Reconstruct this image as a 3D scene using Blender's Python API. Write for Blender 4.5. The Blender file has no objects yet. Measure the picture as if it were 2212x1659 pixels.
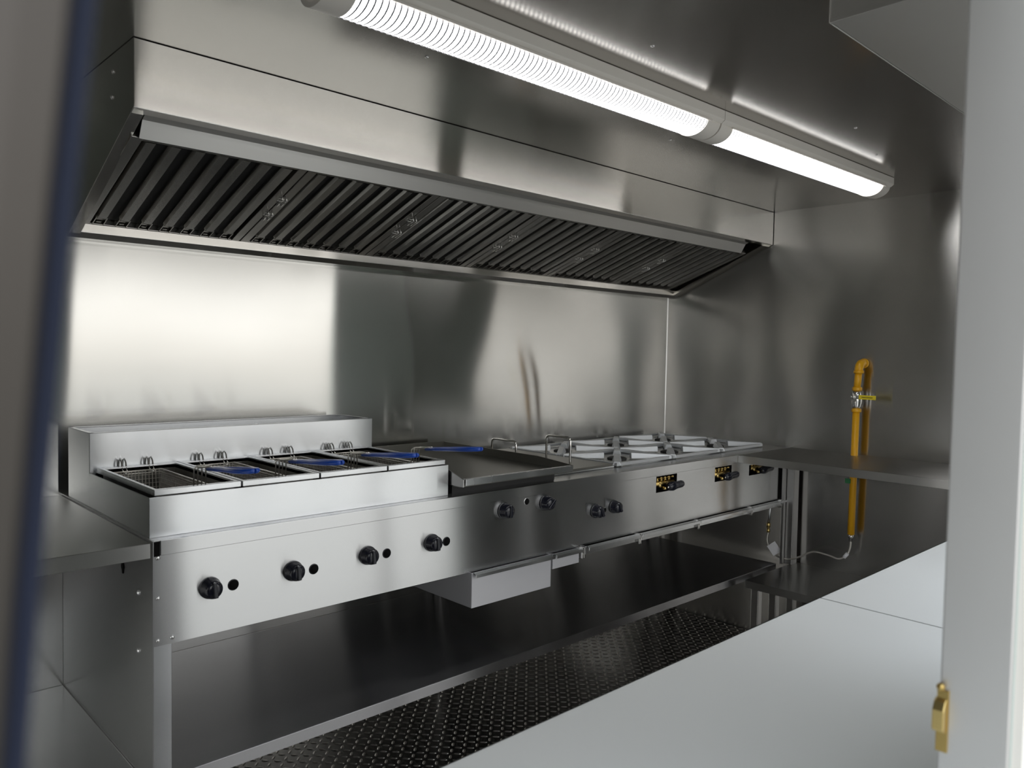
import bpy, bmesh, math, random
from mathutils import Vector, Matrix
random.seed(7)
SC = bpy.context.scene
COL = SC.collection

# ---------------------------------------------------------------- camera
cam_d = bpy.data.cameras.new('camera')
cam = bpy.data.objects.new('camera', cam_d); COL.objects.link(cam)
CX, CY, CZ = -3.4011, -2.4103, 1.3159
R2 = Vector((0.72507434, -0.68842324, 0.01845645))
U2 = Vector((0.01523729, 0.04283054, 0.99896615))
F2 = Vector((0.68850202, 0.7240435, -0.04154503))
cam.matrix_world = Matrix(((R2.x, U2.x, -F2.x, CX), (R2.y, U2.y, -F2.y, CY), (R2.z, U2.z, -F2.z, CZ), (0, 0, 0, 1)))
cam_d.sensor_width = 36.0
cam_d.lens = 1690.42 / 2212 * 36
cam_d.clip_start = 0.01
cam_d.dof.use_dof = True
cam_d.dof.focus_distance = 2.5
cam_d.dof.aperture_fstop = 8.5
SC.camera = cam

# ---------------------------------------------------------------- world, exposure
W = bpy.data.worlds.new('world'); SC.world = W; W.use_nodes = True
wn, wl = W.node_tree.nodes, W.node_tree.links
wn.clear()
tc = wn.new('ShaderNodeTexCoord'); sep = wn.new('ShaderNodeSeparateXYZ'); wl.new(tc.outputs['Generated'], sep.inputs[0])
ramp = wn.new('ShaderNodeValToRGB')
mr = wn.new('ShaderNodeMapRange'); mr.inputs['From Min'].default_value = -1; mr.inputs['From Max'].default_value = 1
wl.new(sep.outputs['Z'], mr.inputs['Value']); wl.new(mr.outputs[0], ramp.inputs[0])
cr = ramp.color_ramp
cr.elements[0].position = 0.0; cr.elements[0].color = (.42, .39, .35, 1)
cr.elements[1].position = 1.0; cr.elements[1].color = (.78, .88, 1.0, 1)
e = cr.elements.new(.49); e.color = (.55, .52, .47, 1)
e = cr.elements.new(.53); e.color = (.97, .955, .92, 1)
bg = wn.new('ShaderNodeBackground'); bg.inputs['Strength'].default_value = 2.25
wo = wn.new('ShaderNodeOutputWorld')
wl.new(ramp.outputs[0], bg.inputs[0]); wl.new(bg.outputs[0], wo.inputs[0])
SC.view_settings.view_transform = 'Standard'
SC.view_settings.look = 'None'
SC.view_settings.gamma = 1
SC.view_settings.use_curve_mapping = False
SC.view_settings.exposure = 0.0
LAMP_STRENGTH = 6.5
SC.cycles.max_bounces = 14
SC.cycles.glossy_bounces = 10
SC.cycles.diffuse_bounces = 4

# ---------------------------------------------------------------- materials
def new_mat(name):
    m = bpy.data.materials.new(name); m.use_nodes = True
    n, l = m.node_tree.nodes, m.node_tree.links
    return m, n, l, n['Principled BSDF']

def math_node(n, l, op, a, b=None):
    x = n.new('ShaderNodeMath'); x.operation = op
    for i, v in enumerate((a, b)):
        if v is None: continue
        if isinstance(v, (int, float)): x.inputs[i].default_value = v
        else: l.new(v, x.inputs[i])
    return x.outputs[0]

def steel(name, col=(.62, .61, .595), rough=.26, an=1.0, flat='y', wave=.004, wscale=1.6, mottle=.05, grain=.04, seed=0.0):
    """brushed stainless sheet: reflections stretch across the brushing"""
    m, n, l, p = new_mat(name)
    p.inputs['Metallic'].default_value = 1.0
    geo = n.new('ShaderNodeNewGeometry')
    s = n.new('ShaderNodeSeparateXYZ'); l.new(geo.outputs['True Normal'], s.inputs[0])
    az = math_node(n, l, 'ABSOLUTE', s.outputs['Z'])
    up = math_node(n, l, 'GREATER_THAN', az, .6)
    mx = n.new('ShaderNodeMix'); mx.data_type = 'VECTOR'
    l.new(up, mx.inputs[0])
    mx.inputs[4].default_value = (0, 0, 1)
    mx.inputs[5].default_value = (0, 1, 0) if flat == 'y' else (1, 0, 0)
    l.new(mx.outputs[1], p.inputs['Tangent'])
    p.inputs['Anisotropic'].default_value = an
    # oil canning of the thin sheet
    mp = n.new('ShaderNodeMapping'); mp.inputs['Location'].default_value = (seed, seed * 1.7, seed * .6)
    l.new(geo.outputs['Position'], mp.inputs[0])
    nz = n.new('ShaderNodeTexNoise'); nz.inputs['Scale'].default_value = wscale; nz.inputs['Detail'].default_value = 0.0
    l.new(mp.outputs[0], nz.inputs['Vector'])
    b = n.new('ShaderNodeBump'); b.inputs['Strength'].default_value = 1.0; b.inputs['Distance'].default_value = wave
    l.new(nz.outputs[0], b.inputs['Height']); l.new(b.outputs[0], p.inputs['Normal'])
    # handling marks change gloss and tone a little
    n2 = n.new('ShaderNodeTexNoise'); n2.inputs['Scale'].default_value = 3.5; n2.inputs['Detail'].default_value = 3
    l.new(mp.outputs[0], n2.inputs['Vector'])
    r = math_node(n, l, 'MULTIPLY_ADD', n2.outputs[0], mottle * 2)
    r.node.inputs[2].default_value = rough - mottle
    l.new(r, p.inputs['Roughness'])
    mp3 = n.new('ShaderNodeMapping'); mp3.inputs['Scale'].default_value = (1.5, 1.5, 9)
    l.new(geo.outputs['Position'], mp3.inputs[0])
    n3 = n.new('ShaderNodeTexNoise'); n3.inputs['Scale'].default_value = 1.0; n3.inputs['Detail'].default_value = 2
    l.new(mp3.outputs[0], n3.inputs['Vector'])
    c = n.new('ShaderNodeMix'); c.data_type = 'RGBA'
    l.new(n3.outputs[0], c.inputs[0])
    c.inputs[6].default_value = tuple(v * (1 - grain) for v in col) + (1,)
    c.inputs[7].default_value = tuple(min(1, v * (1 + grain)) for v in col) + (1,)
    l.new(c.outputs[2], p.inputs['Base Color'])
    return m

def plain(name, col, rough=.5, metal=0.0, spec=.5, bump=0, bscale=200):
    m, n, l, p = new_mat(name)
    p.inputs['Base Color'].default_value = tuple(col) + (1,)
    p.inputs['Roughness'].default_value = rough; p.inputs['Metallic'].default_value = metal
    p.inputs['Specular IOR Level'].default_value = spec
    geo = n.new('ShaderNodeNewGeometry')
    nz = n.new('ShaderNodeTexNoise'); nz.inputs['Scale'].default_value = 18; nz.inputs['Detail'].default_value = 4
    l.new(geo.outputs['Position'], nz.inputs['Vector'])
    r = math_node(n, l, 'MULTIPLY_ADD', nz.outputs[0], .12); r.node.inputs[2].default_value = max(.02, rough - .06)
    l.new(r, p.inputs['Roughness'])
    if bump:
        n4 = n.new('ShaderNodeTexNoise'); n4.inputs['Scale'].default_value = bscale; n4.inputs['Detail'].default_value = 3
        l.new(geo.outputs['Position'], n4.inputs['Vector'])
        b = n.new('ShaderNodeBump'); b.inputs['Distance'].default_value = bump
        l.new(n4.outputs[0], b.inputs['Height']); l.new(b.outputs[0], p.inputs['Normal'])
    return m

def emit(name, col, s):
    m, n, l, p = new_mat(name)
    p.inputs['Base Color'].default_value = (.9, .9, .9, 1)
    p.inputs['Emission Color'].default_value = tuple(col) + (1,)
    p.inputs['Emission Strength'].default_value = s
    return m

M_WALL = steel('brushed_steel_wall', (.61, .605, .585), .125, 1.0, 'y', .018, 1.7, .01, seed=3.1)
M_WALLR = steel('brushed_steel_end_wall', (.60, .59, .575), .22, 1.0, 'y', .014, 1.7, .01, seed=8.3)
M_CEIL = steel('brushed_steel_ceiling', (.52, .50, .475), .16, .8, 'y', .0015, 1.2, .005, seed=1.0)
M_HOOD = steel('brushed_steel_hood', (.70, .68, .645), .13, 1.0, 'y', .0025, 1.8, .01, seed=5.0)
M_RAIL = steel('rail_steel', (.70, .685, .66), .45, .6, 'y', .0005, 2, .02)
M_RANGE = steel('brushed_steel_range', (.63, .635, .64), .22, 1.0, 'y', .002, 1.6, .02, seed=2.0)
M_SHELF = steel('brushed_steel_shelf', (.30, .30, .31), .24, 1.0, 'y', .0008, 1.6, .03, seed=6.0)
M_SIDE = steel('brushed_steel_side_table', (.60, .595, .58), .30, 1.0, 'x', .002, 1.6, .04, seed=4.0)
M_COUNTER = steel('satin_steel_counter', (.86, .875, .87), .62, .3, 'y', .003, 2.2, .10, grain=.10, seed=9.0)
M_JAMB = steel('satin_steel_jamb', (.66, .655, .65), .50, .3, 'y', .002, 3.0, .06, seed=7.0)
for _m, _v in ((M_COUNTER, .4), (M_JAMB, .85)):
    _m.node_tree.nodes['Principled BSDF'].inputs['Metallic'].default_value = _v
M_BOXS = steel('brushed_steel_box', (.62, .61, .585), .42, .6, 'y', .001, 2.0, .03, seed=13)
M_DRAWER = steel('galvanised_drawer', (.62, .62, .65), .48, .3, 'y', .001, 6.0, .08, grain=.08, seed=15)
M_DRAWER.node_tree.nodes['Principled BSDF'].inputs['Metallic'].default_value = .6
M_TUBE = steel('steel_tube', (.55, .545, .54), .30, .6, 'y', .0005, 3.0, .03)
M_FRY = steel('fryer_steel', (.70, .715, .73), .25, 1.0, 'y', .0015, 2.4, .08, seed=2.6)
M_DARKSTEEL = steel('griddle_steel', (.26, .255, .235), .33, .5, 'y', .001, 4, .06)
M_FILTER = steel('filter_steel', (.52, .51, .49), .22, .7, 'y', .001, 6, .04)
M_WIRE = plain('chrome_wire', (.80, .77, .72), .35, 1.0)
M_ROD = plain('polished_rod', (.75, .74, .72), .12, 1.0)
M_GRATE = plain('grey_grate', (.62, .64, .66), .42, .6, bump=.0006, bscale=60)
M_IRON = plain('black_iron', (.02, .02, .02), .55, 0)
M_BLACK = plain('black_void', (.006, .006, .006), .9, 0, .1)
M_KNOB = plain('black_knob', (.008, .009, .016), .18, 0)
M_BLUE = plain('blue_handle', (.012, .07, .42), .3)
M_BRASS = plain('brass', (.50, .36, .13), .3, 1.0)
M_BRASSB = plain('bright_brass', (.66, .50, .20), .3, 1.0)
M_YELLOW = plain('yellow_paint', (.83, .42, .01), .32)
M_LEVER = plain('yellow_grip', (.85, .68, .03), .4)
M_LEVERTXT = plain('lever_print', (.25, .2, .01), .5)
M_WHITE = plain('white_plastic', (.86, .81, .75), .4)
M_WPAINT = plain('white_paint', (.85, .83, .78), .35)
M_TAG = plain('white_tag', (.82, .82, .85), .6)
M_GREEN = plain('green_tape', (.04, .25, .09), .5)
M_NAVY = plain('navy_rubber', (.010, .014, .030), .7, 0, .2)
M_HOSE = plain('braided_hose', (.62, .60, .56), .3, 1.0, bump=.002, bscale=400)
M_RIVET = plain('rivet', (.8, .8, .8), .25, 1.0)
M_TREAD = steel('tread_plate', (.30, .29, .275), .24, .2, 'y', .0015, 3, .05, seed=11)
M_LUG = plain('tread_lug', (.66, .63, .59), .32, 1.0)  # lighter than the plate, so the lugs carry painted highlights
M_GROUND = plain('concrete', (.42, .40, .36), .9)
M_LENS = emit('lamp_lens', (1.0, .99, .97), LAMP_STRENGTH)
M_RIB = plain('lens_rib', (.20, .20, .23), .5)
M_PAINT = plain('pale_sheet', (.62, .70, .66), .34)
M_PROP = steel('dull_steel_prop', (.085, .078, .072), .45, .3, 'y', .001, 3.0, .04)

# ---------------------------------------------------------------- mesh helpers
class MB:
    def __init__(s): s.v = []; s.f = []; s.sm = []
    def _add(s, vs, fs, smooth=False):
        o = len(s.v); s.v += [tuple(v) for v in vs]
        for f in fs: s.f.append(tuple(i + o for i in f)); s.sm.append(smooth)
        return s
    def box(s, x0, x1, y0, y1, z0, z1):
        if x0 > x1: x0, x1 = x1, x0
        if y0 > y1: y0, y1 = y1, y0
        if z0 > z1: z0, z1 = z1, z0
        vs = [(x, y, z) for z in (z0, z1) for y in (y0, y1) for x in (x0, x1)]
        return s._add(vs, [(0, 2, 3, 1), (4, 5, 7, 6), (0, 1, 5, 4), (2, 6, 7, 3), (0, 4, 6, 2), (1, 3, 7, 5)])
    def prism(s, prof, axis, a0, a1, smooth=False):
        """closed 2-D profile swept along an axis; prof in the two remaining axes in order"""
        n = len(prof); vs = []
        for a in (a0, a1):
            for p in prof:
                if axis == 'x': vs.append((a, p[0], p[1]))
                elif axis == 'y': vs.append((p[0], a, p[1]))
                else: vs.append((p[0], p[1], a))
        fs = [tuple(range(n))[::-1], tuple(range(n, 2 * n))]
        s._add(vs, fs)
        o = len(s.v) - 2 * n
        for i in range(n):
            j = (i + 1) % n
            s.f.append((o + i, o + j, o + n + j, o + n + i)); s.sm.append(smooth)
        return s
    def tube(s, pts, r, n=8, closed=False):
        pts = [Vector(p) for p in pts]; m = len(pts)
        rr = r if isinstance(r, (list, tuple)) else [r] * m
        vs = []; ref = None
        for i, p in enumerate(pts):
            if closed: d = pts[(i + 1) % m] - pts[i - 1]
            else: d = pts[min(i + 1, m - 1)] - pts[max(i - 1, 0)]
            d.normalize()
            if ref is None:
                ref = Vector((0, 0, 1)) if abs(d.z) < .9 else Vector((1, 0, 0))
                ref = (ref - d * ref.dot(d)).normalized()
            else:
                ref = (ref - d * ref.dot(d))
                ref = ref.normalized() if ref.length > 1e-6 else d.orthogonal().normalized()
            b = d.cross(ref)
            for k in range(n):
                a = 2 * math.pi * k / n
                vs.append(p + (ref * math.cos(a) + b * math.sin(a)) * rr[i])
        fs = []
        for i in range(m if closed else m - 1):
            j = (i + 1) % m
            for k in range(n):
                k2 = (k + 1) % n
                fs.append((i * n + k, i * n + k2, j * n + k2, j * n + k))
        s._add(vs, fs, True)
        if not closed:
            o = len(s.v) - len(vs)
            s.f.append(tuple(o + k for k in range(n))[::-1]); s.sm.append(False)
            s.f.append(tuple(o + (m - 1) * n + k for k in range(n))); s.sm.append(False)
        return s
    def cyl(s, p0, p1, r, n=20, r1=None):
        return s.tube([p0, p1], [r, r if r1 is None else r1], n)
    def lathe(s, prof, c, axis, n=28):
        """prof: (radius, distance along axis) from centre c"""
        ax = Vector(axis).normalized(); u = ax.orthogonal().normalized(); w = ax.cross(u); c = Vector(c)
        vs = []
        for r, h in prof:
            for k in range(n):
                a = 2 * math.pi * k / n
                vs.append(c + ax * h + (u * math.cos(a) + w * math.sin(a)) * r)
        fs = []
        for i in range(len(prof) - 1):
            for k in range(n):
                k2 = (k + 1) % n
                fs.append((i * n + k, i * n + k2, (i + 1) * n + k2, (i + 1) * n + k))
        fs.append(tuple(range(n))[::-1]); fs.append(tuple((len(prof) - 1) * n + k for k in range(n)))
        return s._add(vs, fs, True)
    def build(s, name, mat, parent=None, bevel=0, org=None):
        off = Vector(org) if org is not None else Vector((0, 0, 0))
        me = bpy.data.meshes.new(name)
        me.from_pydata([tuple(Vector(v) - off) for v in s.v], [], s.f)
        me.polygons.foreach_set('use_smooth', s.sm)
        me.validate(); me.update()
        bm = bmesh.new(); bm.from_mesh(me); bmesh.ops.recalc_face_normals(bm, faces=bm.faces); bm.to_mesh(me); bm.free()
        me.materials.append(mat)
        o = bpy.data.objects.new(name, me); COL.objects.link(o)
        o.location = off
        if parent is not None:
            o.parent = parent
            pw = wloc(parent)
            o.location = off - pw if org is not None else -pw
        if bevel:
            b = o.modifiers.new('bevel', 'BEVEL'); b.width = bevel; b.segments = 2; b.limit_method = 'ANGLE'; b.angle_limit = .7
        return o

def wloc(o):
    v = Vector(o.location)
    while o.parent is not None:
        o = o.parent; v += Vector(o.location)
    return v

def thing(name, label, cat, loc=(0, 0, 0), group=None):
    o = bpy.data.objects.new(name, None); COL.objects.link(o); o.location = loc; o.empty_display_size = .05
    o['label'] = label; o['category'] = cat
    if group: o['group'] = group
    return o

def tag(o, label, cat, group=None):
    o['label'] = label; o['category'] = cat
    if group: o['group'] = group
    return o

def struct(o):
    o['kind'] = 'structure'; return o

def copy_tree(o, parent=None):
    c = o.copy(); COL.objects.link(c)
    if parent is not None: c.parent = parent
    for ch in list(o.children): copy_tree(ch, c)
    return c

def box(x0, x1, y0, y1, z0, z1): return MB().box(x0, x1, y0, y1, z0, z1)

# ---------------------------------------------------------------- setting
XL, YF, ZC, H = -2.8155, -.70, .90, 1.984
WY0, WY1 = -2.228, -2.268            # serving-side wall, inner and outer face
XW = -3.85                            # left end wall, with an unseen low opening added for light

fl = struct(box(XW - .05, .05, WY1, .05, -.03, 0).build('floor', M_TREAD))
# raised lugs of the tread plate, alternating diagonals
lug = MB(); P = .0285; L_, Wd, Hh = .0125, .0042, .0022
nx, ny = int(2.95 / P), int(1.78 / P)
for i in range(nx):
    for j in range(ny):
        cx, cy = -2.93 + i * P, -1.80 + j * P
        a = math.pi / 4 if (i + j) % 2 else -math.pi / 4
        ca, sa = math.cos(a), math.sin(a)
        base = [(-L_, 0), (-L_ * .55, -Wd), (L_ * .55, -Wd), (L_, 0), (L_ * .55, Wd), (-L_ * .55, Wd)]
        vs = [(cx + u * ca - v * sa, cy + u * sa + v * ca, 0.0) for u, v in base]
        vs += [(cx + u * .72 * ca - v * .4 * sa, cy + u * .72 * sa + v * .4 * ca, Hh) for u, v in base]
        lug._add(vs, [(k, (k + 1) % 6, 6 + (k + 1) % 6, 6 + k) for k in range(6)] + [tuple(range(6, 12))])
lo = lug.build('tread_lugs', M_LUG, fl); lo['kind'] = 'stuff'

ce = struct(box(XW - .05, .05, WY1, .05, H, H + .04).build('ceiling', M_CEIL))
for (x, y) in ((-2.0, -1.36), (-1.1, -1.42), (-.75, -1.34), (-.33, -1.12), (-.30, -1.15), (-2.3, -.95), (-1.35, -.95)):
    MB().lathe([(.005, 0), (.0045, .0015), (.002, .003)], (x, y, H), (0, 0, -1), 10).build('screw', M_RIVET, ce)
wb = struct(box(XW - .05, .05, 0, .04, 0, H).build('wall_back', M_WALL))
wr = struct(box(0, .04, WY1, 0, 0, H).build('wall_right', M_WALLR))
MB().prism([(-.005, -.0006), (-.0006, -.005), (-.0006, -.0006)], 'z', .903, 1.605).build('corner_seam', M_TUBE, wb)
# left end wall; its low opening is added to let light in
wlft = MB().box(XW - .04, XW, WY1, -1.5, 0, H).box(XW - .04, XW, -.3, 0, 0, H).box(XW - .04, XW, -1.5, -.3, .85, H).box(XW - .04, XW, -1.5, -.3, 0, .04)
struct(wlft.build('wall_left', M_WALL))
# serving-side wall: the opening the picture is taken through, and the long hatch beyond it
AX0, AX1, AZ0, AZ1 = -3.385, -2.785, .84, 1.66  # near opening's unseen head and left edge closed in to cut daylight inside
BX0, BX1, BZ0, BZ1 = -2.25, -.73, .90, 1.82
wf = MB()
wf.box(XW, AX0, WY1, WY0, 0, H).box(AX0, AX1, WY1, WY0, 0, AZ0).box(AX0, AX1, WY1, WY0, AZ1, H).box(AX1, BX0, WY1, WY0, 0, H)
wf.box(BX0, BX1, WY1, WY0, 0, .03).box(BX0, BX1, WY1, WY0, BZ1, H).box(BX1, 0, WY1, WY0, 0, H)
wfo = struct(wf.build('wall_front', M_PAINT))
sk = MB()
for a in ((XW, AX0, 0, H), (AX0, AX1, 0, AZ0), (AX0, AX1, AZ1, H), (AX1, BX0, 0, H), (BX0, BX1, 0, .03), (BX0, BX1, BZ1, H), (BX1, 0, 0, H)):
    sk.box(a[0], a[1], WY1 - .006, WY1, a[2], a[3])
sk.build('outer_skin', M_WPAINT, wfo)
MB().box(BX1 + .001, -.001, WY0, WY0 + .003, .001, .862).box(XW + .001, BX0 - .001, WY0, WY0 + .003, .001, .835).build('reflection_darkener', M_SHELF, wfo)  # added unseen dark sheets, there to darken reflections in the range panel
# window 1: steel jamb of the near opening
w1 = bpy.data.objects.new('window_1', None); COL.objects.link(w1); struct(w1); w1.location = (AX1, WY0, .9)
MB().box(AX1 - .003, AX1 + .02, WY1 + .001, WY0 + .006, AZ0, AZ1).build('jamb_cover', M_JAMB, w1, .0015)
w2 = bpy.data.objects.new('window_2', None); COL.objects.link(w2); struct(w2); w2.location = (BX0, WY0, .9)
g = MB()
for a in ((BX0 - .03, BX0 + .004, BZ0 - .04, BZ1 + .03), (BX1 - .004, BX1 + .03, BZ0 - .04, BZ1 + .03)):
    g.box(a[0], a[1], WY0 - .001, WY0 + .008, a[2], a[3])
g.box(BX0, BX1, WY0 - .001, WY0 + .008, BZ1 - .004, BZ1 + .03)
g.build('frame', M_JAMB, w2, .001)
struct(box(-30, 30, -40, 30, -.86, -.80).build('ground', M_GROUND))

# ---------------------------------------------------------------- exhaust hood
HY, HZ, GZ = -.5816, 1.8343, 1.607
RX0, RX1 = -2.79, -.075
hood = thing('exhaust_hood', 'long stainless exhaust hood under the ceiling above the cooking line', 'hood', (XL, 0, H))
MB().box(XL, -.004, HY, HY + .002, HZ, H - .0015).box(XL, -.004, HY, HY + .045, HZ - .001, HZ + .001)\
    .box(XL, -.004, HY + .043, HY + .045, HZ, HZ + .012).build('front_panel', M_HOOD, hood, .0008)
for x0, x1 in ((XL, XL + .002), (-.006, -.004)):
    MB().prism([(HY, H - .0015), (HY, HZ), (-.062, GZ), (-.001, GZ), (-.001, H - .0015)], 'x', x0, x1).build('side_panel', M_HOOD, hood, .0005)
# inner flange of the side panels
for x0, x1 in ((XL + .002, XL + .030), (-.05, -.006)):
    MB().prism([(HY + .03, HZ + .004), (HY + .03, HZ - .006), (-.062, GZ + .006), (-.062, GZ + .018)], 'x', x0, x1).build('side_flange', M_HOOD, hood)
# rail that carries the filters at the front
MB().prism([(-.532, 1.850), (-.534, 1.837), (-.514, 1.828), (-.492, 1.790), (-.490, 1.791), (-.512, 1.831), (-.531, 1.839), (-.530, 1.850)], 'x', -2.775, -.13)\
    .build('filter_rail', M_RAIL, hood)
# grease gutter along the back wall
MB().prism([(-.001, GZ + .045), (-.001, GZ - .004), (-.046, GZ - .004), (-.062, GZ + .010), (-.062, GZ + .034), (-.060, GZ + .034), (-.060, GZ + .012), (-.045, GZ), (-.003, GZ), (-.003, GZ + .045)], 'x', XL + .002, -.006)\
    .build('grease_gutter', M_HOOD, hood, .0008)
MB().box(XL + .002, -.006, -.56, -.002, 1.93, 1.932).build('inner_top', M_FILTER, hood)
for (y, z) in ((-.445, 1.942), (-.437, 1.886)):
    MB().lathe([(.006, 0), (.0055, .002), (.002, .004)], (XL, y, z), (-1, 0, 0), 10).build('rivet', M_RIVET, hood)

# baffle filters: local frame, s runs up the slope from the gutter
S0 = Vector((0, -.052, 1.640)); S1 = Vector((0, -.486, 1.7945))
SU = (S1 - S0).normalized(); SN = Vector((0, -SU.z, SU.y)); 
if SN.z > 0: SN = -SN
SL = (S1 - S0).length
PITCH = .4525; FW = PITCH - .004
def fp(x, s, t): return Vector((x, 0, 0)) + SU * s + SN * t
def slab(mb, x0, x1, s0, s1, t0, t1):
    vs = [fp(x, s, t) for t in (t0, t1) for s in (s0, s1) for x in (x0, x1)]
    mb._add(vs, [(0, 2, 3, 1), (4, 5, 7, 6), (0, 1, 5, 4), (2, 6, 7, 3), (0, 4, 6, 2), (1, 3, 7, 5)]); return mb
ords = ['leftmost', 'second from left', 'third from left', 'third from right', 'second from right', 'rightmost']
def filt():
    root = thing('baffle_filter', '', 'filter', (RX0, S0.y, S0.z), 'baffle filters slotted into the hood')
    fr = MB()
    slab(fr, 0, .026, 0, SL, -.018, .002); slab(fr, FW - .024, FW, 0, SL, -.018, .002)
    slab(fr, .026, FW - .024, 0, .010, -.018, .001); slab(fr, .026, FW - .024, SL - .012, SL, -.018, .001)
    o = fr.build('frame', M_FILTER, None, .0012); o.parent = root
    bk = MB()
    for k in range(6):
        x = .030 + .0585 * (k + .5)
        slab(bk, x - .017 + .02, x + .017 + .02, .012, SL - .014, -.0175, -.0160)
    o = bk.build('back_baffle', M_IRON); o.parent = root  # back layer coloured black to put shade into the gaps between baffles
    for k in range(7):
        xc = .036 + .0585 * k + .012
        b = MB(); w, h = .0150, .016
        prof = [(-w, -.004), (-w, h * .45 - .004), (-w * .72, h - .004), (w * .72, h - .004), (w, h * .45 - .004), (w, -.004)]
        inn = [(u * .92, v - .0012) for u, v in prof]
        n = 6; ring = prof + inn[::-1]
        s0, s1 = .048, SL - .014
        vs = [fp(xc + u, s, v - .010) for s in (s0, s1) for u, v in ring]
        m = len(ring)
        fs = [(i, (i + 1) % m, m + (i + 1) % m, m + i) for i in range(m)]
        fs += [(i, i + 1, m - 2 - i, m - 1 - i) for i in range(5)]
        fs += [(m + i, m + i + 1, m + m - 2 - i, m + m - 1 - i) for i in range(5)]
        b._add(vs, fs)
        # folded lug and drain notch at the low end of each baffle
        slab(b, xc - .0150, xc - .0125, .010, .050, -.012, .001); slab(b, xc + .0125, xc + .0150, .010, .050, -.012, .001)
        slab(b, xc - .0125, xc + .0125, .026, .030, -.012, -.006)
        slab(b, xc - .006, xc + .006, .016, .020, -.016, -.002)
        o = b.build('baffle', M_FILTER); o.parent = root
    return root
def filter_handles(root):
    for s in (.205, .295):
        b = MB()
        for dx in (-.006, .006):
            b.tube([fp(dx - .002, s - .016, .002), fp(dx - .002, s - .018, .016), fp(dx - .002, s + .018, .018), fp(dx - .002, s + .016, .002)], .0022, 6)
        b.tube([fp(-.013, s + .004, .006), fp(.012, s + .004, .006)], .0013, 6)
        b.tube([fp(-.013, s - .008, .006), fp(.012, s - .008, .006)], .0013, 6)
        o = b.build('handle', M_ROD); o.parent = root
f0 = filt(); filters = [f0]
for i in range(1, 6):
    c = copy_tree(f0); c.location.x = RX0 + PITCH * i; filters.append(c)
for i, f in enumerate(filters):
    f['label'] = 'steel baffle filter in the hood, ' + ords[i] + ' of the six'
    if i: filter_handles(f)

# ---------------------------------------------------------------- ceiling lights
def ceiling_light(x0, x1, yc0, yc1, label):
    t = thing('batten_light', label, 'light', ((x0 + x1) / 2, yc0, H), 'batten lights on the ceiling')
    W2, D = .052, .066
    def yc(x): return yc0 + (yc1 - yc0) * (x - x0) / (x1 - x0)
    body = MB()
    prof = [(-W2 - .012, H - .001), (-W2 - .012, H - .026), (-W2 - .002, H - .034), (W2 + .002, H - .034), (W2 + .012, H - .026), (W2 + .012, H - .001)]
    def sweep(mb, prof, xa, xb, smooth=False, cap=True):
        n = len(prof); vs = [(x, yc(x) + u, v) for x in (xa, xb) for u, v in prof]
        fs = [(i, (i + 1) % n, n + (i + 1) % n, n + i) for i in range(n)]
        mb._add(vs, fs, smooth)
        if cap: mb._add(vs, [tuple(range(n)), tuple(range(n, 2 * n))])
    sweep(body, prof, x0, x1)
    body.build('base', M_WHITE, t, .0015)
    arc = [(math.cos(a) * (W2 - .002), H - .034 - math.sin(a) * (D - .034)) for a in [math.pi * k / 16 for k in range(17)]]
    big = [(math.cos(a) * W2, H - .032 - math.sin(a) * (D - .029)) for a in [math.pi * k / 16 for k in range(17)]]
    lens = MB(); sweep(lens, arc, x0 + .055, x1 - .055, True)
    lens.build('lens', M_LENS, t)
    for k, (xa, xb) in enumerate(((x0 + .002, x0 + .06), (x1 - .06, x1 - .002))):
        m = MB(); sweep(m, big, xa, xb, True)
        m.build('end_cap', M_WHITE, t, .001)
        s = 1 if k else -1
        xe = xb if k else xa
        q = MB(); small = [(u * .8, H - .022 + (v - H + .022) * .8) for u, v in big]
        sweep(q, small, xe, xe + s * .008, True); q.build('end_boss', M_WHITE, t, .0006)
    r = MB(); x = x0 + .068
    ra = [(math.cos(a) * (W2 - .0004), H - .034 - math.sin(a) * (D - .0322)) for a in [math.pi * k / 12 for k in range(13)]]
    while x < x1 - .062:
        vs = [(xx, yc(xx) + u, v) for xx in (x, x + .0036) for u, v in ra]
        r._add(vs, [(i, i + 1, 13 + i + 1, 13 + i) for i in range(12)], True)
        x += .0135
    o = r.build('lens_ribs', M_RIB, t); o['kind'] = 'stuff'
    for y in (-W2 - .004, W2 + .004):
        sd = MB(); sweep(sd, [(y - .0025, H - .034), (y - .0025, H - .039), (y + .0025, H - .039), (y + .0025, H - .034)], x0 + .05, x1 - .05)
        sd.build('side_rail', M_WHITE, t)
    return t
ceiling_light(-2.70, -1.50, -1.150, -1.170, 'white ribbed batten light on the ceiling, nearer and longer in view')
ceiling_light(-1.498, -.375, -1.170, -1.192, 'white ribbed batten light on the ceiling, farther one toward the end wall')

# ---------------------------------------------------------------- overhead box
ob = thing('overhead_cabinet', 'grey steel box hung from the ceiling above the serving counter', 'cabinet', (-2.163, -1.83, H))
MB().box(-2.163, -.002, -1.83, -1.828, 1.85, H - .002).box(-2.163, -2.161, -1.83, WY0 + .001, 1.85, H - .002).build('side_panel', M_BOXS, ob, .001)
MB().box(-2.160, -.003, -1.832, WY0 + .001, 1.850, 1.853).build('bottom_panel', M_BOXS, ob)
MB().prism([(-2.165, 1.849), (-2.165, 1.856), (-2.1628, 1.856), (-2.1628, 1.8515), (-2.155, 1.8515), (-2.155, 1.849)], 'y', -1.83, WY0 + .001).build('hem', M_BOXS, ob, .0006)

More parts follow.
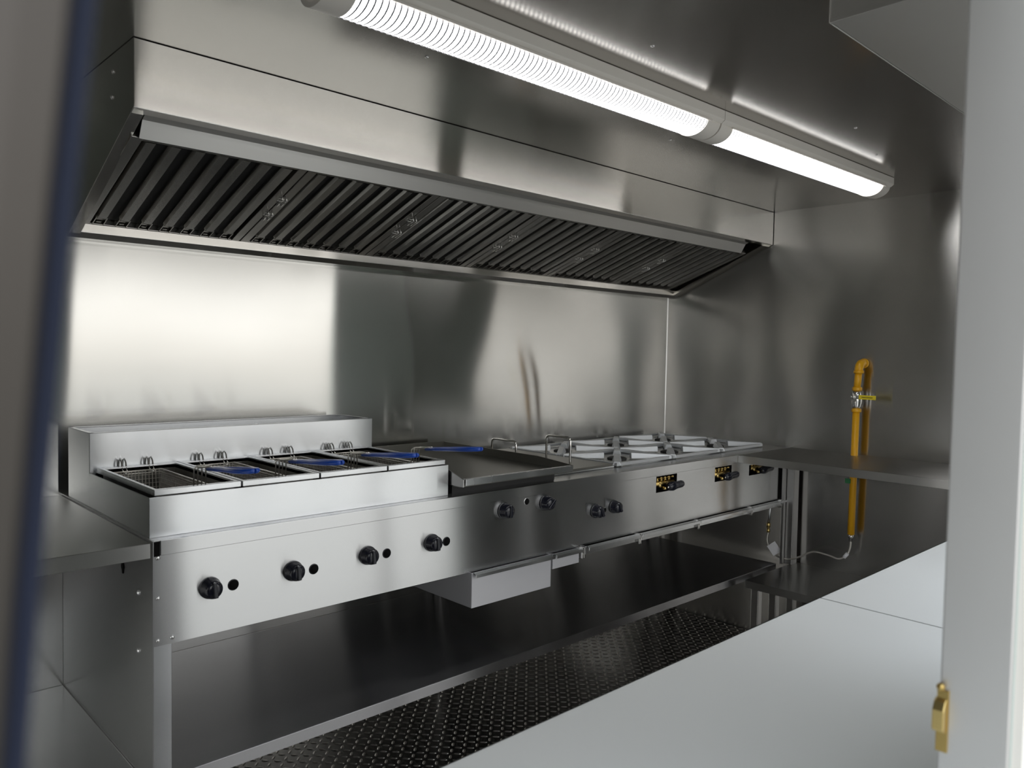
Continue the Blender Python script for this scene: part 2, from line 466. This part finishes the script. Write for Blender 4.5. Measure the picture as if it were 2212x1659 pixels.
# ---------------------------------------------------------------- serving counter (near, right)
CY1 = -1.8116
sc = thing('serving_counter', 'wide pale steel counter along the serving side, beneath the overhead box', 'counter', (-2.09, CY1, ZC))
SEAM = -2.088
for x0, x1 in ((XW + .02, SEAM - .002), (SEAM + .002, -.47)):
    MB().box(x0, x1, WY0 + .001, CY1, ZC - .002, ZC).box(x0, x1, CY1 - .002, CY1, ZC - .032, ZC).build('top_panel', M_COUNTER, sc)
MB().box(SEAM - .03, SEAM + .03, WY0 + .002, CY1 - .003, ZC - .012, ZC - .009).build('seam_backing', M_IRON, sc)
for x in (-3.3, -2.35, -1.45, -.55):
    MB().box(x - .019, x + .019, CY1 - .06, CY1 - .022, 0, ZC - .003).build('leg', M_TUBE, sc, .003)

# ---------------------------------------------------------------- side counter on the end wall
SX = -.4625
st = thing('side_counter', 'grey steel counter across the end wall, with a lower shelf', 'counter', (SX, YF, ZC))
MB().box(SX, -.001, WY0 + .001, YF - .0015, ZC - .002, ZC).box(SX, SX + .002, WY0 + .001, YF - .0015, ZC - .032, ZC).build('worktop', M_SIDE, st, .0012)
MB().box(SX + .018, -.001, CY1 + .02, -.742, .374, .376).box(SX + .018, SX + .02, CY1 + .02, -.742, .344, .376)\
    .box(SX + .018, -.001, -.744, -.742, .344, .376).build('lower_shelf', M_SIDE, st, .001)
for x, y in ((-.388, -.765), (-.235, -.765), (-.075, -.765), (-.388, -1.72)):
    MB().box(x - .017, x + .017, y - .017, y + .017, 0, .3735).build('leg', M_TUBE, st, .003)
for x, y in ((-.045, -.735),):
    MB().box(x - .025, x + .025, y - .022, y + .018, .3765, ZC - .0025).build('post', M_TUBE, st, .003)
    MB().box(x - .045, x - .030, y + .012, y + .026, .3765, ZC - .0025).build('post', M_TUBE, st, .002)

# ---------------------------------------------------------------- left counter
lc = thing('corner_counter', 'small grey steel counter left of the fryers, level with the range top', 'counter', (XL, YF, ZC))
MB().box(XW + .001, XL - .006, YF, -.001, ZC - .006, ZC - .004).box(XW + .001, XL - .006, YF, YF + .002, ZC - .036, ZC - .004).build('worktop', M_SIDE, lc, .0012)
MB().box(XW + .001, XL - .004, YF + .004, -.002, .361, .363).box(XW + .001, XL - .004, YF + .004, YF + .006, .33, .363).build('lower_shelf', M_RANGE, lc, .001)

# ---------------------------------------------------------------- cooking range carcass
rg = thing('cooking_range', 'long stainless range body with black knobs, front panel and shelf, along the back wall', 'range', (XL, YF, ZC))
XR = -.066
ct = MB()
ct.box(XL, -.0015, YF, -.0015, ZC - .003, ZC)
ct.box(XL + .014, SX - .004, YF - .003, YF, ZC - .033, ZC)
ct.build('worktop', M_RANGE, rg, .0012)
MB().box(XL + .0005, XL + .0135, YF - .0008, YF + .0002, ZC - .034, ZC - .0035).build('corner_gap_shade', M_BLACK, rg)  # black block painting in the shade of the gap beside the lip
# front panel with three cut-outs for the burner valves
CUT = [(-1.030, -.898, .803, .864), (-.633, -.506, .803, .862), (-.365, -.20, .803, .848)]
PZ0, PZ1 = .671, ZC - .004
fpn = MB(); xs = XL + .001
for a, b, z0, z1 in CUT:
    fpn.box(xs, a, YF + .0005, YF + .003, PZ0, PZ1)
    fpn.box(a, b, YF + .0005, YF + .003, PZ0, z0); fpn.box(a, b, YF + .0005, YF + .003, z1, PZ1); xs = b
fpn.box(xs, XR, YF + .0005, YF + .003, PZ0, PZ1)
fpn.build('front_panel', M_RANGE, rg)
for a, b, z0, z1 in CUT:
    m = MB()
    m.box(a - .002, b + .002, YF + .060, YF + .062, z0 - .002, z1 + .002).box(a - .002, a, YF + .003, YF + .06, z0 - .002, z1 + .002)
    m.box(b, b + .002, YF + .003, YF + .06, z0 - .002, z1 + .002).box(a, b, YF + .003, YF + .06, z1, z1 + .002).box(a, b, YF + .003, YF + .06, z0 - .002, z0)
    m.build('valve_recess', M_BLACK, rg)
# left side panel
sp = MB().prism([(YF - .003, 0), (YF - .003, ZC), (-.002, ZC), (-.002, 0)], 'x', XL - .002, XL)
sp.build('side_panel', M_RANGE, rg)
MB().cyl((XL - .0022, -.510, .806), (XL - .004, -.510, .806), .0075, 16).box(XL - .0035, XL - .0022, -.5135, -.5065, .790, .806).build('keyhole', M_BLACK, rg)
for (y, z) in ((-.615, .77), (-.615, .64)):
    MB().lathe([(.006, 0), (.0055, .002), (.002, .0035)], (XL - .002, y, z), (-1, 0, 0), 10).build('rivet', M_RIVET, rg)
for (x, z) in ((-2.806, .683), (-2.776, .684), (-2.806, .862), (-2.806, .775)):
    MB().lathe([(.005, 0), (.0045, .0015), (.002, .003)], (x, YF + .0005, z), (0, -1, 0), 10).build('rivet', M_RIVET, rg)
# legs and shelf
for x in (XL + .0205,):
    MB().box(x - .020, x + .020, YF + .004, YF + .040, 0, PZ0 + .01).build('leg', M_FRY, rg, .0012)
for x in (XL + .03, -1.5, -.10):
    MB().box(x - .019, x + .019, -.045, -.007, 0, .80).build('leg', M_TUBE, rg, .0025)
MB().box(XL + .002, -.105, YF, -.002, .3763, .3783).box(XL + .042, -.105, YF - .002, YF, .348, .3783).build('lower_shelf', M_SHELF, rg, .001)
MB().box(XL + .002, -.07, YF + .006, -.05, PZ0 + .006, PZ0 + .008).build('heat_shield', M_RANGE, rg)

# control knobs
def knob(x, z, r, turn, lbl=None):
    k = MB().lathe([(r, 0), (r, .004), (r * .96, .007), (r * .90, .009), (r * .84, .022), (r * .72, .027), (r * .4, .030), (.001, .0305)], (x, YF, z), (0, -1, 0), 32)
    o = k.build('knob', M_KNOB, rg)
    c, s = math.cos(turn), math.sin(turn)
    g = MB(); vs = []
    for yy in (-.020, -.034):
        for u, v in ((-r * .20, -r * .70), (r * .20, -r * .70), (r * .15, r * .74), (-r * .15, r * .74)):
            vs.append((x + u * c - v * s, YF + yy, z + u * s + v * c))
    g._add(vs, [(0, 1, 2, 3), (4, 5, 6, 7), (0, 1, 5, 4), (1, 2, 6, 5), (2, 3, 7, 6), (3, 0, 4, 7)])
    g.build('grip', M_KNOB, o, .0015)
    p = MB(); cc = Vector((x - s * r * .72, YF - .0285, z + c * r * .72))
    p.lathe([(.0016, 0), (.0012, .0006)], cc, (0, -1, 0), 8).build('pointer_dot', M_TAG, o)
for x, z, r, tn in ((-2.694, .7765, .0245, .1), (-2.492, .778, .0245, .1), (-2.281, .7805, .0245, .1), (-2.072, .781, .0245, .1),
                    (-1.797, .836, .0245, .0), (-1.618, .838, .0245, -.8), (-1.372, .780, .024, .5), (-1.275, .783, .023, .5)):
    knob(x, z, r, tn)
for x, z, r in ((-2.640, .7725, .0115), (-2.436, .772, .0115), (-2.221, .7755, .0115), (-2.019, .776, .0115), (-1.703, .852, .010), (-1.325, .777, .008)):
    MB().lathe([(r + .0016, 0), (r + .001, .0012), (r, .0012)], (x, YF, z), (0, -1, 0), 24).build('pilot_ring', M_RIVET if x > -1.9 else M_KNOB, rg)
    MB().lathe([(r, .0), (r * .98, .0016)], (x, YF, z), (0, -1, 0), 24).build('pilot_hole', M_BLACK, rg)

# brass burner valves in the cut-outs
def valve(xc, z, full=True):
    v = MB()
    v.tube([(xc - .058, YF + .012, z), (xc + .058, YF + .012, z)], .0085, 12)
    for dx in (-.042, -.018, .006, .030):
        v.cyl((xc + dx, YF + .012, z + .002), (xc + dx, YF + .012, z + .026), .0045, 10)
        v.cyl((xc + dx, YF + .012, z + .010), (xc + dx, YF + .012, z + .016), .0075, 6)
        v.cyl((xc + dx + .004, YF + .012, z + .020), (xc + dx + .004, YF - .006, z + .024), .0035, 8)
    o = v.build('burner_valve', M_BRASS, rg)
    s = MB()
    s.lathe([(.009, -.012), (.009, .004), (.006, .008)], (xc - .035, YF + .006, z - .005), (0, -1, 0), 6)
    s.lathe([(.006, -.01), (.006, .010), (.004, .014)], (xc - .020, YF, z - .016), (0, -1, 0), 12)
    s.build('fitting', M_BRASSB, o)
    h = MB()
    a = Vector((xc - .012, YF - .014, z - .012)); b = Vector((xc + .068, YF - .026, z - .004))
    h.tube([a + (b - a) * f for f in (0, .12, .3, .45, .6, .9, 1)], [.010, .015, .018, .016, .014, .014, .011], 14)
    h.cyl(a + Vector((.022, 0, .004)), a + Vector((.022, 0, -.014)), .014, 14, .006)
    h.cyl(a + Vector((.015, .02, 0)), a + Vector((.015, 0, 0)), .008, 10)
    h.build('lever', M_KNOB, o)
    if full:
        d = MB().lathe([(.005, 0), (.004, .003)], a + Vector((-.003, -.006, .001)), (0, -1, 0), 12)
        d.build('screw', M_ROD, o)
valve(-.967, .833); valve(-.572, .831); valve(-.283, .832, False)

# drip drawers below the panel
def drawer(x0, x1, z0, z1, depth, mat, lip=True):
    m = MB()
    m.box(x0, x1, YF - .012, YF - .010, z0, z1).box(x0, x0 + .0015, YF - .010, YF + depth, z0, z1).box(x1 - .0015, x1, YF - .010, YF + depth, z0, z1)
    m.box(x0, x1, YF - .010, YF + depth, z0, z0 + .0015).box(x0, x1, YF + depth, YF + depth + .0015, z0, z1)
    o = m.build('drawer', mat, rg, .0006)
    if lip:
        y = YF - .012
        MB().prism([(y, z1), (y, z1 - .003), (y - .014, z1 - .003), (y - .014, z1 - .013), (y - .012, z1 - .013), (y - .012, z1 - .005), (y - .0015, z1 - .005), (y - .0015, z1)], 'x', x0 + .004, x1 + .006)\
            .build('handle_lip', M_FRY, o, .0006)
    return o
d = drawer(-1.932, -1.600, .568, .672, .52, M_DRAWER)
d['label'] = 'deep grease drawer with a folded lip'
drawer(-1.592, -1.466, .622, .671, .5, M_DRAWER)
xs = [-1.440, -1.148, -.772, -.368, -.066]
for a, b in zip(xs[:-1], xs[1:]):
    drawer(a + .006, b - .006, .643, .671, .5, M_RANGE)
for x in (-1.455, -1.148, -.772, -.368, -.11):
    MB().box(x - .006, x - .003, YF - .022, YF - .004, .636, .672).box(x + .003, x + .006, YF - .022, YF - .004, .636, .672)\
        .box(x - .006, x + .006, YF - .018, YF - .016, .640, .650).build('catch', M_ROD, rg, .0008)

# ---------------------------------------------------------------- deep fryer block
fy = thing('deep_fryer', 'four-pot stainless deep fryer with a flue box, at the left end of the range', 'fryer', (XL, -.67, ZC))
FX0, FX1, FY0, FY1 = XL + .001, -1.993, -.672, -.242
FZ = .988
edges = [-2.803, -2.604, -2.400, -2.196, -1.997]
MB().box(FX0, FX1, FY0, FY0 + .002, ZC, FZ).box(FX0, FX0 + .002, FY0, FY1, ZC, FZ).box(FX1 - .002, FX1, FY0, FY1, ZC, FZ)\
    .build('body', M_FRY, fy, .001)
m = MB()
m.box(FX0, -1.970, FY1 - .002, FY1, ZC, 1.089).box(FX0, FX0 + .002, FY1, -.050, ZC, 1.089).box(-1.972, -1.970, FY1, -.050, ZC, 1.089).box(FX0, -1.970, -.052, -.050, ZC, 1.089)
m.box(FX0, -1.970, FY1 - .002, FY1 + .012, 1.087, 1.089).box(FX0, -1.970, -.062, -.05, 1.087, 1.089).box(FX0, FX0 + .012, FY1, -.05, 1.087, 1.089).box(-1.982, -1.970, FY1, -.05, 1.087, 1.089)
m.build('flue_box', M_FRY, fy, .0008)
MB().box(FX0 + .004, -1.974, FY1 + .002, -.054, .98, .982).build('flue_baffle', M_IRON, fy)
PY0, PY1 = -.664, -.262
for i in range(4):
    a, b = edges[i] + .002, edges[i + 1] - .002
    r = MB(); w = .016; z1 = 1.002
    r.box(a, b, PY0, PY0 + w, z1 - .013, z1).box(a, b, PY1 - w, PY1, z1 - .013, z1)
    r.box(a, a + w * .6, PY0 + w, PY1 - w, z1 - .013, z1).box(b - w * .6, b, PY0 + w, PY1 - w, z1 - .013, z1)
    o = r.build('pot_rim', M_FRY, fy, .001)
    q = MB(); a2, b2, y2, y3, zb = a + w * .6, b - w * .6, PY0 + w, PY1 - w, .80
    q.box(a2 - .001, a2, y2, y3, zb, z1 - .004).box(b2, b2 + .001, y2, y3, zb, z1 - .004).box(a2, b2, y2 - .001, y2, zb, z1 - .004)
    q.box(a2, b2, y3, y3 + .001, zb, z1 - .004).box(a2, b2, y2, y3, zb - .001, zb)
    q.build('tank', M_DARKSTEEL, o)
    MB().box(a + .004, b - .004, PY1 - .002, PY1 + .018, .986, 1.0).build('hanger_rail', M_FRY, o, .001)

# baskets with blue handles
def basket():
    B = thing('fry_basket', '', 'basket', (0, 0, 0), 'wire baskets in the fryer pots')
    x0, x1, y0, y1, zt, zb = .026, .148, -.632, -.290, .990, .885
    rim = MB().tube([(x0, y0, zt), (x1, y0, zt), (x1, y1, zt), (x0, y1, zt)], .0022, 8, True)
    rim.tube([(x0, y0, zt - .007), (x1, y0, zt - .007), (x1, y1, zt - .007), (x0, y1, zt - .007)], .0018, 6, True)
    rim.build('rim', M_WIRE, B)
    w = MB(); r = .0010; ins = .008
    k = x0 + .006
    while k < x1:
        w.tube([(k, y0, zt), (k, y0 + ins, zb), (k, y1 - ins, zb), (k, y1, zt)], r, 4); k += .0085
    k = y0 + .008
    while k < y1:
        w.tube([(x0, k, zt), (x0 + ins, k, zb), (x1 - ins, k, zb), (x1, k, zt)], r, 4); k += .0085
    z = zt - .012
    while z > zb:
        f = (zt - z) / (zt - zb) * ins
        w.tube([(x0 + f, y0 + f, z), (x1 - f, y0 + f, z), (x1 - f, y1 - f, z), (x0 + f, y1 - f, z)], r, 4, True); z -= .011
    o = w.build('wire_mesh', M_WIRE, B); o['kind'] = 'stuff'
    for hx in (.062, .128):
        h = MB()
        for dx in (-.006, .004):
            h.tube([(hx + dx, y1, zt - .004), (hx + dx, y1 + .012, zt + .004), (hx + dx, y1 + .018, zt + .022), (hx + dx, y1 + .028, zt + .030),
                    (hx + dx, y1 + .040, zt + .026), (hx + dx, y1 + .043, zt + .008)], .0022, 8)
        h.tube([(hx - .006, y1, zt - .004), (hx + .004, y1, zt - .004)], .003, 8)
        h.build('hook', M_ROD, B)
    bx = .112
    br = MB()
    for dx in (-.0135, -.0045, .0045, .0135):
        br.tube([(bx + dx, y0 - .002, zt - .004), (bx + dx, y0 - .004, zt + .046), (bx + dx * .8, y0 - .012, zt + .051)], .0017, 6)
    br.tube([(bx - .017, y0 - .003, zt + .002), (bx + .017, y0 - .003, zt + .002)], .0022, 6)
    br.tube([(bx - .0135, y0 - .012, zt + .051), (bx + .0135, y0 - .012, zt + .051)], .0024, 6)
    br.tube([(bx - .008, y0 - .012, zt + .051), (bx - .003, y0 - .075, zt + .058)], .0024, 6)
    br.tube([(bx + .008, y0 - .012, zt + .051), (bx + .003, y0 - .075, zt + .058)], .0024, 6)
    br.build('handle_bracket', M_WIRE, B)
    hd = MB()
    def hp(s, u): return (bx + u, y0 - .055 - s, zt + .052 + s * .10)
    for sg in (-1, 1):
        hd.tube([hp(0, .003 * sg), hp(.05, .0045 * sg), hp(.09, .006 * sg), hp(.125, .013 * sg), hp(.17, .019 * sg), hp(.205, .016 * sg), hp(.222, .006 * sg), hp(.225, 0)],
                [.0045, .0052, .0055, .0055, .0055, .0055, .0055, .005], 10)
    hd.build('handle', M_BLUE, B)
    return B
b0 = basket(); B_ = [b0] + [copy_tree(b0) for _ in range(3)]
bl = ['empty wire fry basket in the leftmost pot, blue handle over the second pot', 'wire fry basket in the second pot from the left, blue handle',
      'wire fry basket in the third pot from the left, blue handle', 'wire fry basket in the rightmost pot, blue handle reaching over the griddle']
for i, b in enumerate(B_): b.location = (edges[i], 0, 0); b['label'] = bl[i]

# ---------------------------------------------------------------- griddle
gd = thing('griddle', 'dark flat griddle with raised side guards, right of the fryers', 'griddle', (-1.75, -.4, ZC))
GX0, GX1 = -1.985, -1.512
MB().box(GX0 + .02, GX1 - .02, -.655, -.06, ZC, .926).build('burner_box', M_IRON, gd)
MB().box(GX0, GX1, -.715, -.05, .928, .934).build('cooking_plate', M_DARKSTEEL, gd)
MB().box(GX0 + .016, GX1 - .004, -.722, -.708, .931, .950).build('front_lip', M_FRY, gd, .001)
MB().prism([(-.720, .930), (-.720, .951), (-.700, .953), (-.560, .964), (-.05, .964), (-.05, .930)], 'x', GX1 - .003, GX1).build('side_guard', M_DARKSTEEL, gd, .0008)
MB().prism([(-.732, .930), (-.732, .952), (-.655, .976), (-.05, .976), (-.05, .930)], 'x', GX0 - .002, GX0 + .001).build('side_guard', M_TUBE, gd, .0008)
MB().box(GX0, GX1, -.053, -.050, .930, .966).build('rear_guard', M_DARKSTEEL, gd, .0008)
cv = thing('griddle_cover', 'flat dark steel cover with two upright rod handles, beside the griddle', 'cover', (-1.34, -.33, ZC))
MB().box(-1.503, -1.174, -.608, -.05, ZC + .001, .913).build('plate', M_DARKSTEEL, cv, .001)
MB().box(-1.503, -1.174, -.616, -.609, ZC + .001, .907).build('edge_strip', M_FRY, cv, .0008)
def uh(x, y0, y1, z0, z1):
    R_ = .012; p = [(x, y0, z0), (x, y0, z1 - R_), (x, y0 + R_ * .3 * (1 if y1 > y0 else -1), z1 - R_ * .3), (x, y0 + R_ * (1 if y1 > y0 else -1), z1)]
    q = [(x, y1 - R_ * (1 if y1 > y0 else -1), z1), (x, y1 - R_ * .3 * (1 if y1 > y0 else -1), z1 - R_ * .3), (x, y1, z1 - R_), (x, y1, z0)]
    MB().tube(p + q, .004, 10).build('rod_handle', M_ROD, cv)
uh(-1.385, -.475, -.590, .913, 1.020)
uh(-1.440, -.245, -.375, .913, .990)

# ---------------------------------------------------------------- burner grates
cols = [(-1.162, -.817), (-.813, -.463), (-.459, -.105)]
rows = [(-.622, -.338), (-.332, -.05)]
def grate(w, d):
    G = thing('burner_grate', '', 'grate', (0, 0, 0), 'burner grates on the right half of the range')
    t = .012; fr = MB()
    fr.box(-w, w, -d, -d + t, .004, .016).box(-w, w, d - t, d, .004, .016).box(-w, -w + t, -d + t, d - t, .004, .016).box(w - t, w, -d + t, d - t, .004, .016)
    fr.build('frame', M_GRATE, G, .0015)
    for sx, sy in ((-1, -1), (1, -1), (1, 1), (-1, 1)):
        a = Vector((sx * (w - .006), sy * (d - .006), 0)); b = Vector((sx * .042, sy * .034, 0))
        dr = (b - a).normalized(); nn = Vector((-dr.y, dr.x, 0)); hw = .016
        prof = [(-hw, .006), (-hw * .6, .025), (hw * .6, .025), (hw, .006)]
        vs = []
        for p, k in ((a, .75), (b, 1.15)):
            for u, v in prof: vs.append(p + nn * u * (1 if k < 1 else 1.1) + Vector((0, 0, .006 + (v - .006) * k)))
        MB()._add(vs, [(0, 1, 2, 3), (4, 5, 6, 7), (0, 1, 5, 4), (1, 2, 6, 5), (2, 3, 7, 6), (3, 0, 4, 7)]).build('arm', M_GRATE, G, .001)
    return G
w_, d_ = .173, .140
g0 = grate(w_, d_); gi = 0
gl = {(0, 0): 'front grey burner grate nearest the griddle cover', (1, 0): 'front grey burner grate, middle of its row', (2, 0): 'front grey burner grate beside the side counter',
      (0, 1): 'rear grey burner grate nearest the griddle cover', (1, 1): 'rear grey burner grate, middle of the row by the back wall', (2, 1): 'rear grey burner grate in the corner by the end wall'}
for j in range(2):
    for i in range(3):
        g = g0 if (i == 0 and j == 0) else copy_tree(g0)
        xc, yc_ = (cols[i][0] + cols[i][1]) / 2, (rows[j][0] + rows[j][1]) / 2
        g.location = (xc, yc_, ZC); g['label'] = gl[(i, j)]
        MB().lathe([(.038, 0), (.038, .006), (.030, .010), (.001, .011)], (xc, yc_, ZC), (0, 0, 1), 20).build('burner_head', M_IRON, rg)
        MB().box(xc - .155, xc + .155, yc_ - .122, yc_ + .122, ZC, ZC + .0012).build('burner_tray', M_RANGE, rg)

# ---------------------------------------------------------------- gas pipe and hose
gp = thing('gas_pipe', 'yellow gas pipe with a lever valve standing against the end wall', 'pipe', (-.05, -1.014, .55))
px, r_ = -.05, .0145
MB().cyl((px, -1.013, 1.145 + .035), (px, -1.018, 1.262), r_, 18).build('upper_pipe', M_YELLOW, gp)
MB().cyl((px, -1.010, .560), (px, -1.013, 1.095), r_, 18).build('lower_pipe', M_YELLOW, gp)
el = MB().tube([(px, -1.018, 1.255), (px, -1.018, 1.270), (px + .004, -1.019, 1.282), (px + .014, -1.020, 1.291), (px + .028, -1.021, 1.293), (-.002, -1.022, 1.293)], [.0175, .0175, .018, .018, .0175, .0175], 16)
el.lathe([(.0205, 0), (.0205, .012)], (px, -1.018, 1.250), (0, 0, 1), 16).lathe([(.0205, 0), (.0205, .010)], (-.014, -1.0215, 1.293), (1, 0, 0), 16)
el.build('elbow', M_YELLOW, gp)
for z in (1.176, 1.085):
    MB().lathe([(.019, 0), (.0205, .003), (.0205, .013), (.018, .016)], (px, -1.0135, z), (0, 0, 1), 6).build('union_nut', M_YELLOW, gp)
v = MB().lathe([(.016, 0), (.0175, .01), (.021, .025), (.021, .045), (.0175, .06), (.016, .074)], (px, -1.0135, 1.101), (0, 0, 1), 18)
v.cyl((px, -1.0135, 1.138), (px - .032, -1.0135, 1.138), .009, 12)
vo = v.build('valve_body', M_ROD, gp)
MB().lathe([(.010, 0), (.010, .007), (.006, .010)], (px - .032, -1.0135, 1.151), (-1, 0, 0), 6).box(px - .035, px - .031, -1.040, -1.000, 1.143, 1.159).build('lever_hub', M_ROD, vo)
MB().box(px - .037, px - .031, -1.106, -1.036, 1.142, 1.160).build('lever_grip', M_LEVER, vo, .002)
MB().box(px - .0374, px - .0368, -1.094, -1.048, 1.149, 1.153).build('lever_print', M_LEVERTXT, vo)
MB().box(px - .018, px - .012, -1.006, -.984, .780, .800).build('green_tape', M_GREEN, gp)
gh = thing('gas_hose', 'thin braided metal gas hose looping from the range to the yellow pipe', 'hose', (-.07, -.83, .45))
pts = [(-.07, -.640, .505), (-.07, -.636, .465), (-.07, -.655, .425), (-.07, -.690, .402), (-.07, -.735, .399), (-.072, -.79, .419), (-.072, -.832, .446), (-.072, -.867, .459),
       (-.07, -.926, .455), (-.068, -.970, .449), (-.062, -1.000, .470), (-.056, -1.011, .503), (-.05, -1.010, .535)]
def smooth(pts, k=4):
    P = [Vector(p) for p in pts]; out = []
    for i in range(len(P) - 1):
        p0, p1, p2, p3 = P[max(i - 1, 0)], P[i], P[i + 1], P[min(i + 2, len(P) - 1)]
        for j in range(k):
            t = j / k
            out.append(.5 * ((2 * p1) + (p2 - p0) * t + (2 * p0 - 5 * p1 + 4 * p2 - p3) * t * t + (3 * p1 - p0 - 3 * p2 + p3) * t ** 3))
    out.append(P[-1]); return out
MB().tube(smooth(pts), .0042, 8).build('braided_tube', M_HOSE, gh)
MB().cyl((-.07, -.648, .645), (-.07, -.641, .555), .0055, 12).build('feed_pipe', M_FRY, gh)
MB().lathe([(.008, 0), (.008, .018), (.0055, .018), (.0055, .024), (.0095, .024), (.0095, .040), (.006, .046)], (-.07, -.640, .505), (0, 0, 1), 6).build('brass_fitting', M_BRASSB, gh)
MB().lathe([(.008, 0), (.008, .014), (.0105, .014), (.0105, .030)], (-.05, -1.010, .530), (0, 0, 1), 6).build('end_nut', M_ROD, gh)
MB().cyl((-.065, -.990, .458), (-.061, -1.004, .478), .0075, 10).build('ferrule', M_TAG, gh)
tg = MB(); c = Vector((-.078, -.676, .437)); ax = Vector((.0, -.78, .62)) * .024; ay = Vector((-.1, .60, .78)) * .026; az = Vector((.0012, 0, 0))
vs = [c + ax * u + ay * v_ + az * w for w in (-1, 1) for u, v_ in ((-1, -1), (1, -1), (1, 1), (-1, 1))]
tg._add(vs, [(0, 1, 2, 3), (4, 5, 6, 7), (0, 1, 5, 4), (1, 2, 6, 5), (2, 3, 7, 6), (3, 0, 4, 7)]).build('paper_tag', M_TAG, gh)

# ---------------------------------------------------------------- latch on the jamb
la = thing('window_latch', 'small brass latch keeper on the inner edge of the right jamb', 'latch', (AX1, WY0, 1.05))
lx = AX1 + .012
MB().box(AX1 - .0048, AX1 - .0034, WY0 - .001, WY0 + .007, 1.032, 1.0775).build('plate', M_BRASS, la, .0004)
MB().prism([(AX1 - .0045, 1.0715), (AX1 - .0045, 1.0460), (AX1 - .0100, 1.0485), (AX1 - .0112, 1.0505), (AX1 - .0112, 1.0640), (AX1 - .0078, 1.0695)], 'y', WY0 + .000, WY0 + .008).build('keeper', M_BRASSB, la, .0007)
MB().lathe([(.0028, 0), (.0028, .0032), (.0018, .0045)], (AX1 - .0048, WY0 + .004, 1.0800), (-1, 0, 0), 12).build('screw', M_BRASS, la)

# ---------------------------------------------------------------- hatch prop very close on the left
hp_ = thing('hatch_prop', 'upright dull steel hatch prop with a dark rubber edge, left of the opening', 'prop', (-3.38, -2.285, .84))
def bow(z):
    t = (z - 1.316)
    return -3.3762 + t * .088 + .9 * t * t * .12
st_ = MB(); zs = [.84 + k * .055 for k in range(21)]
prof = [(-.034, .006), (-.032, -.004), (-.028, -.006), (-.024, -.002), (-.018, -.003), (-.012, -.010), (-.005, -.008), (.0026, -.003), (.0026, .008), (-.034, .010)]
vs = []
for z in zs:
    for u, v_ in prof: vs.append((bow(z) + u, -2.283 + v_, z))
n = len(prof); fs = []
for i in range(len(zs) - 1):
    for k in range(n): fs.append((i * n + k, i * n + (k + 1) % n, (i + 1) * n + (k + 1) % n, (i + 1) * n + k))
fs += [tuple(range(n)), tuple((len(zs) - 1) * n + k for k in range(n))]
st_._add(vs, fs, False); st_.build('stile', M_PROP, hp_, .0015)
MB().tube([(bow(z) + .0040, -2.283, z) for z in zs], .0021, 10).build('rubber_seal', M_NAVY, hp_)
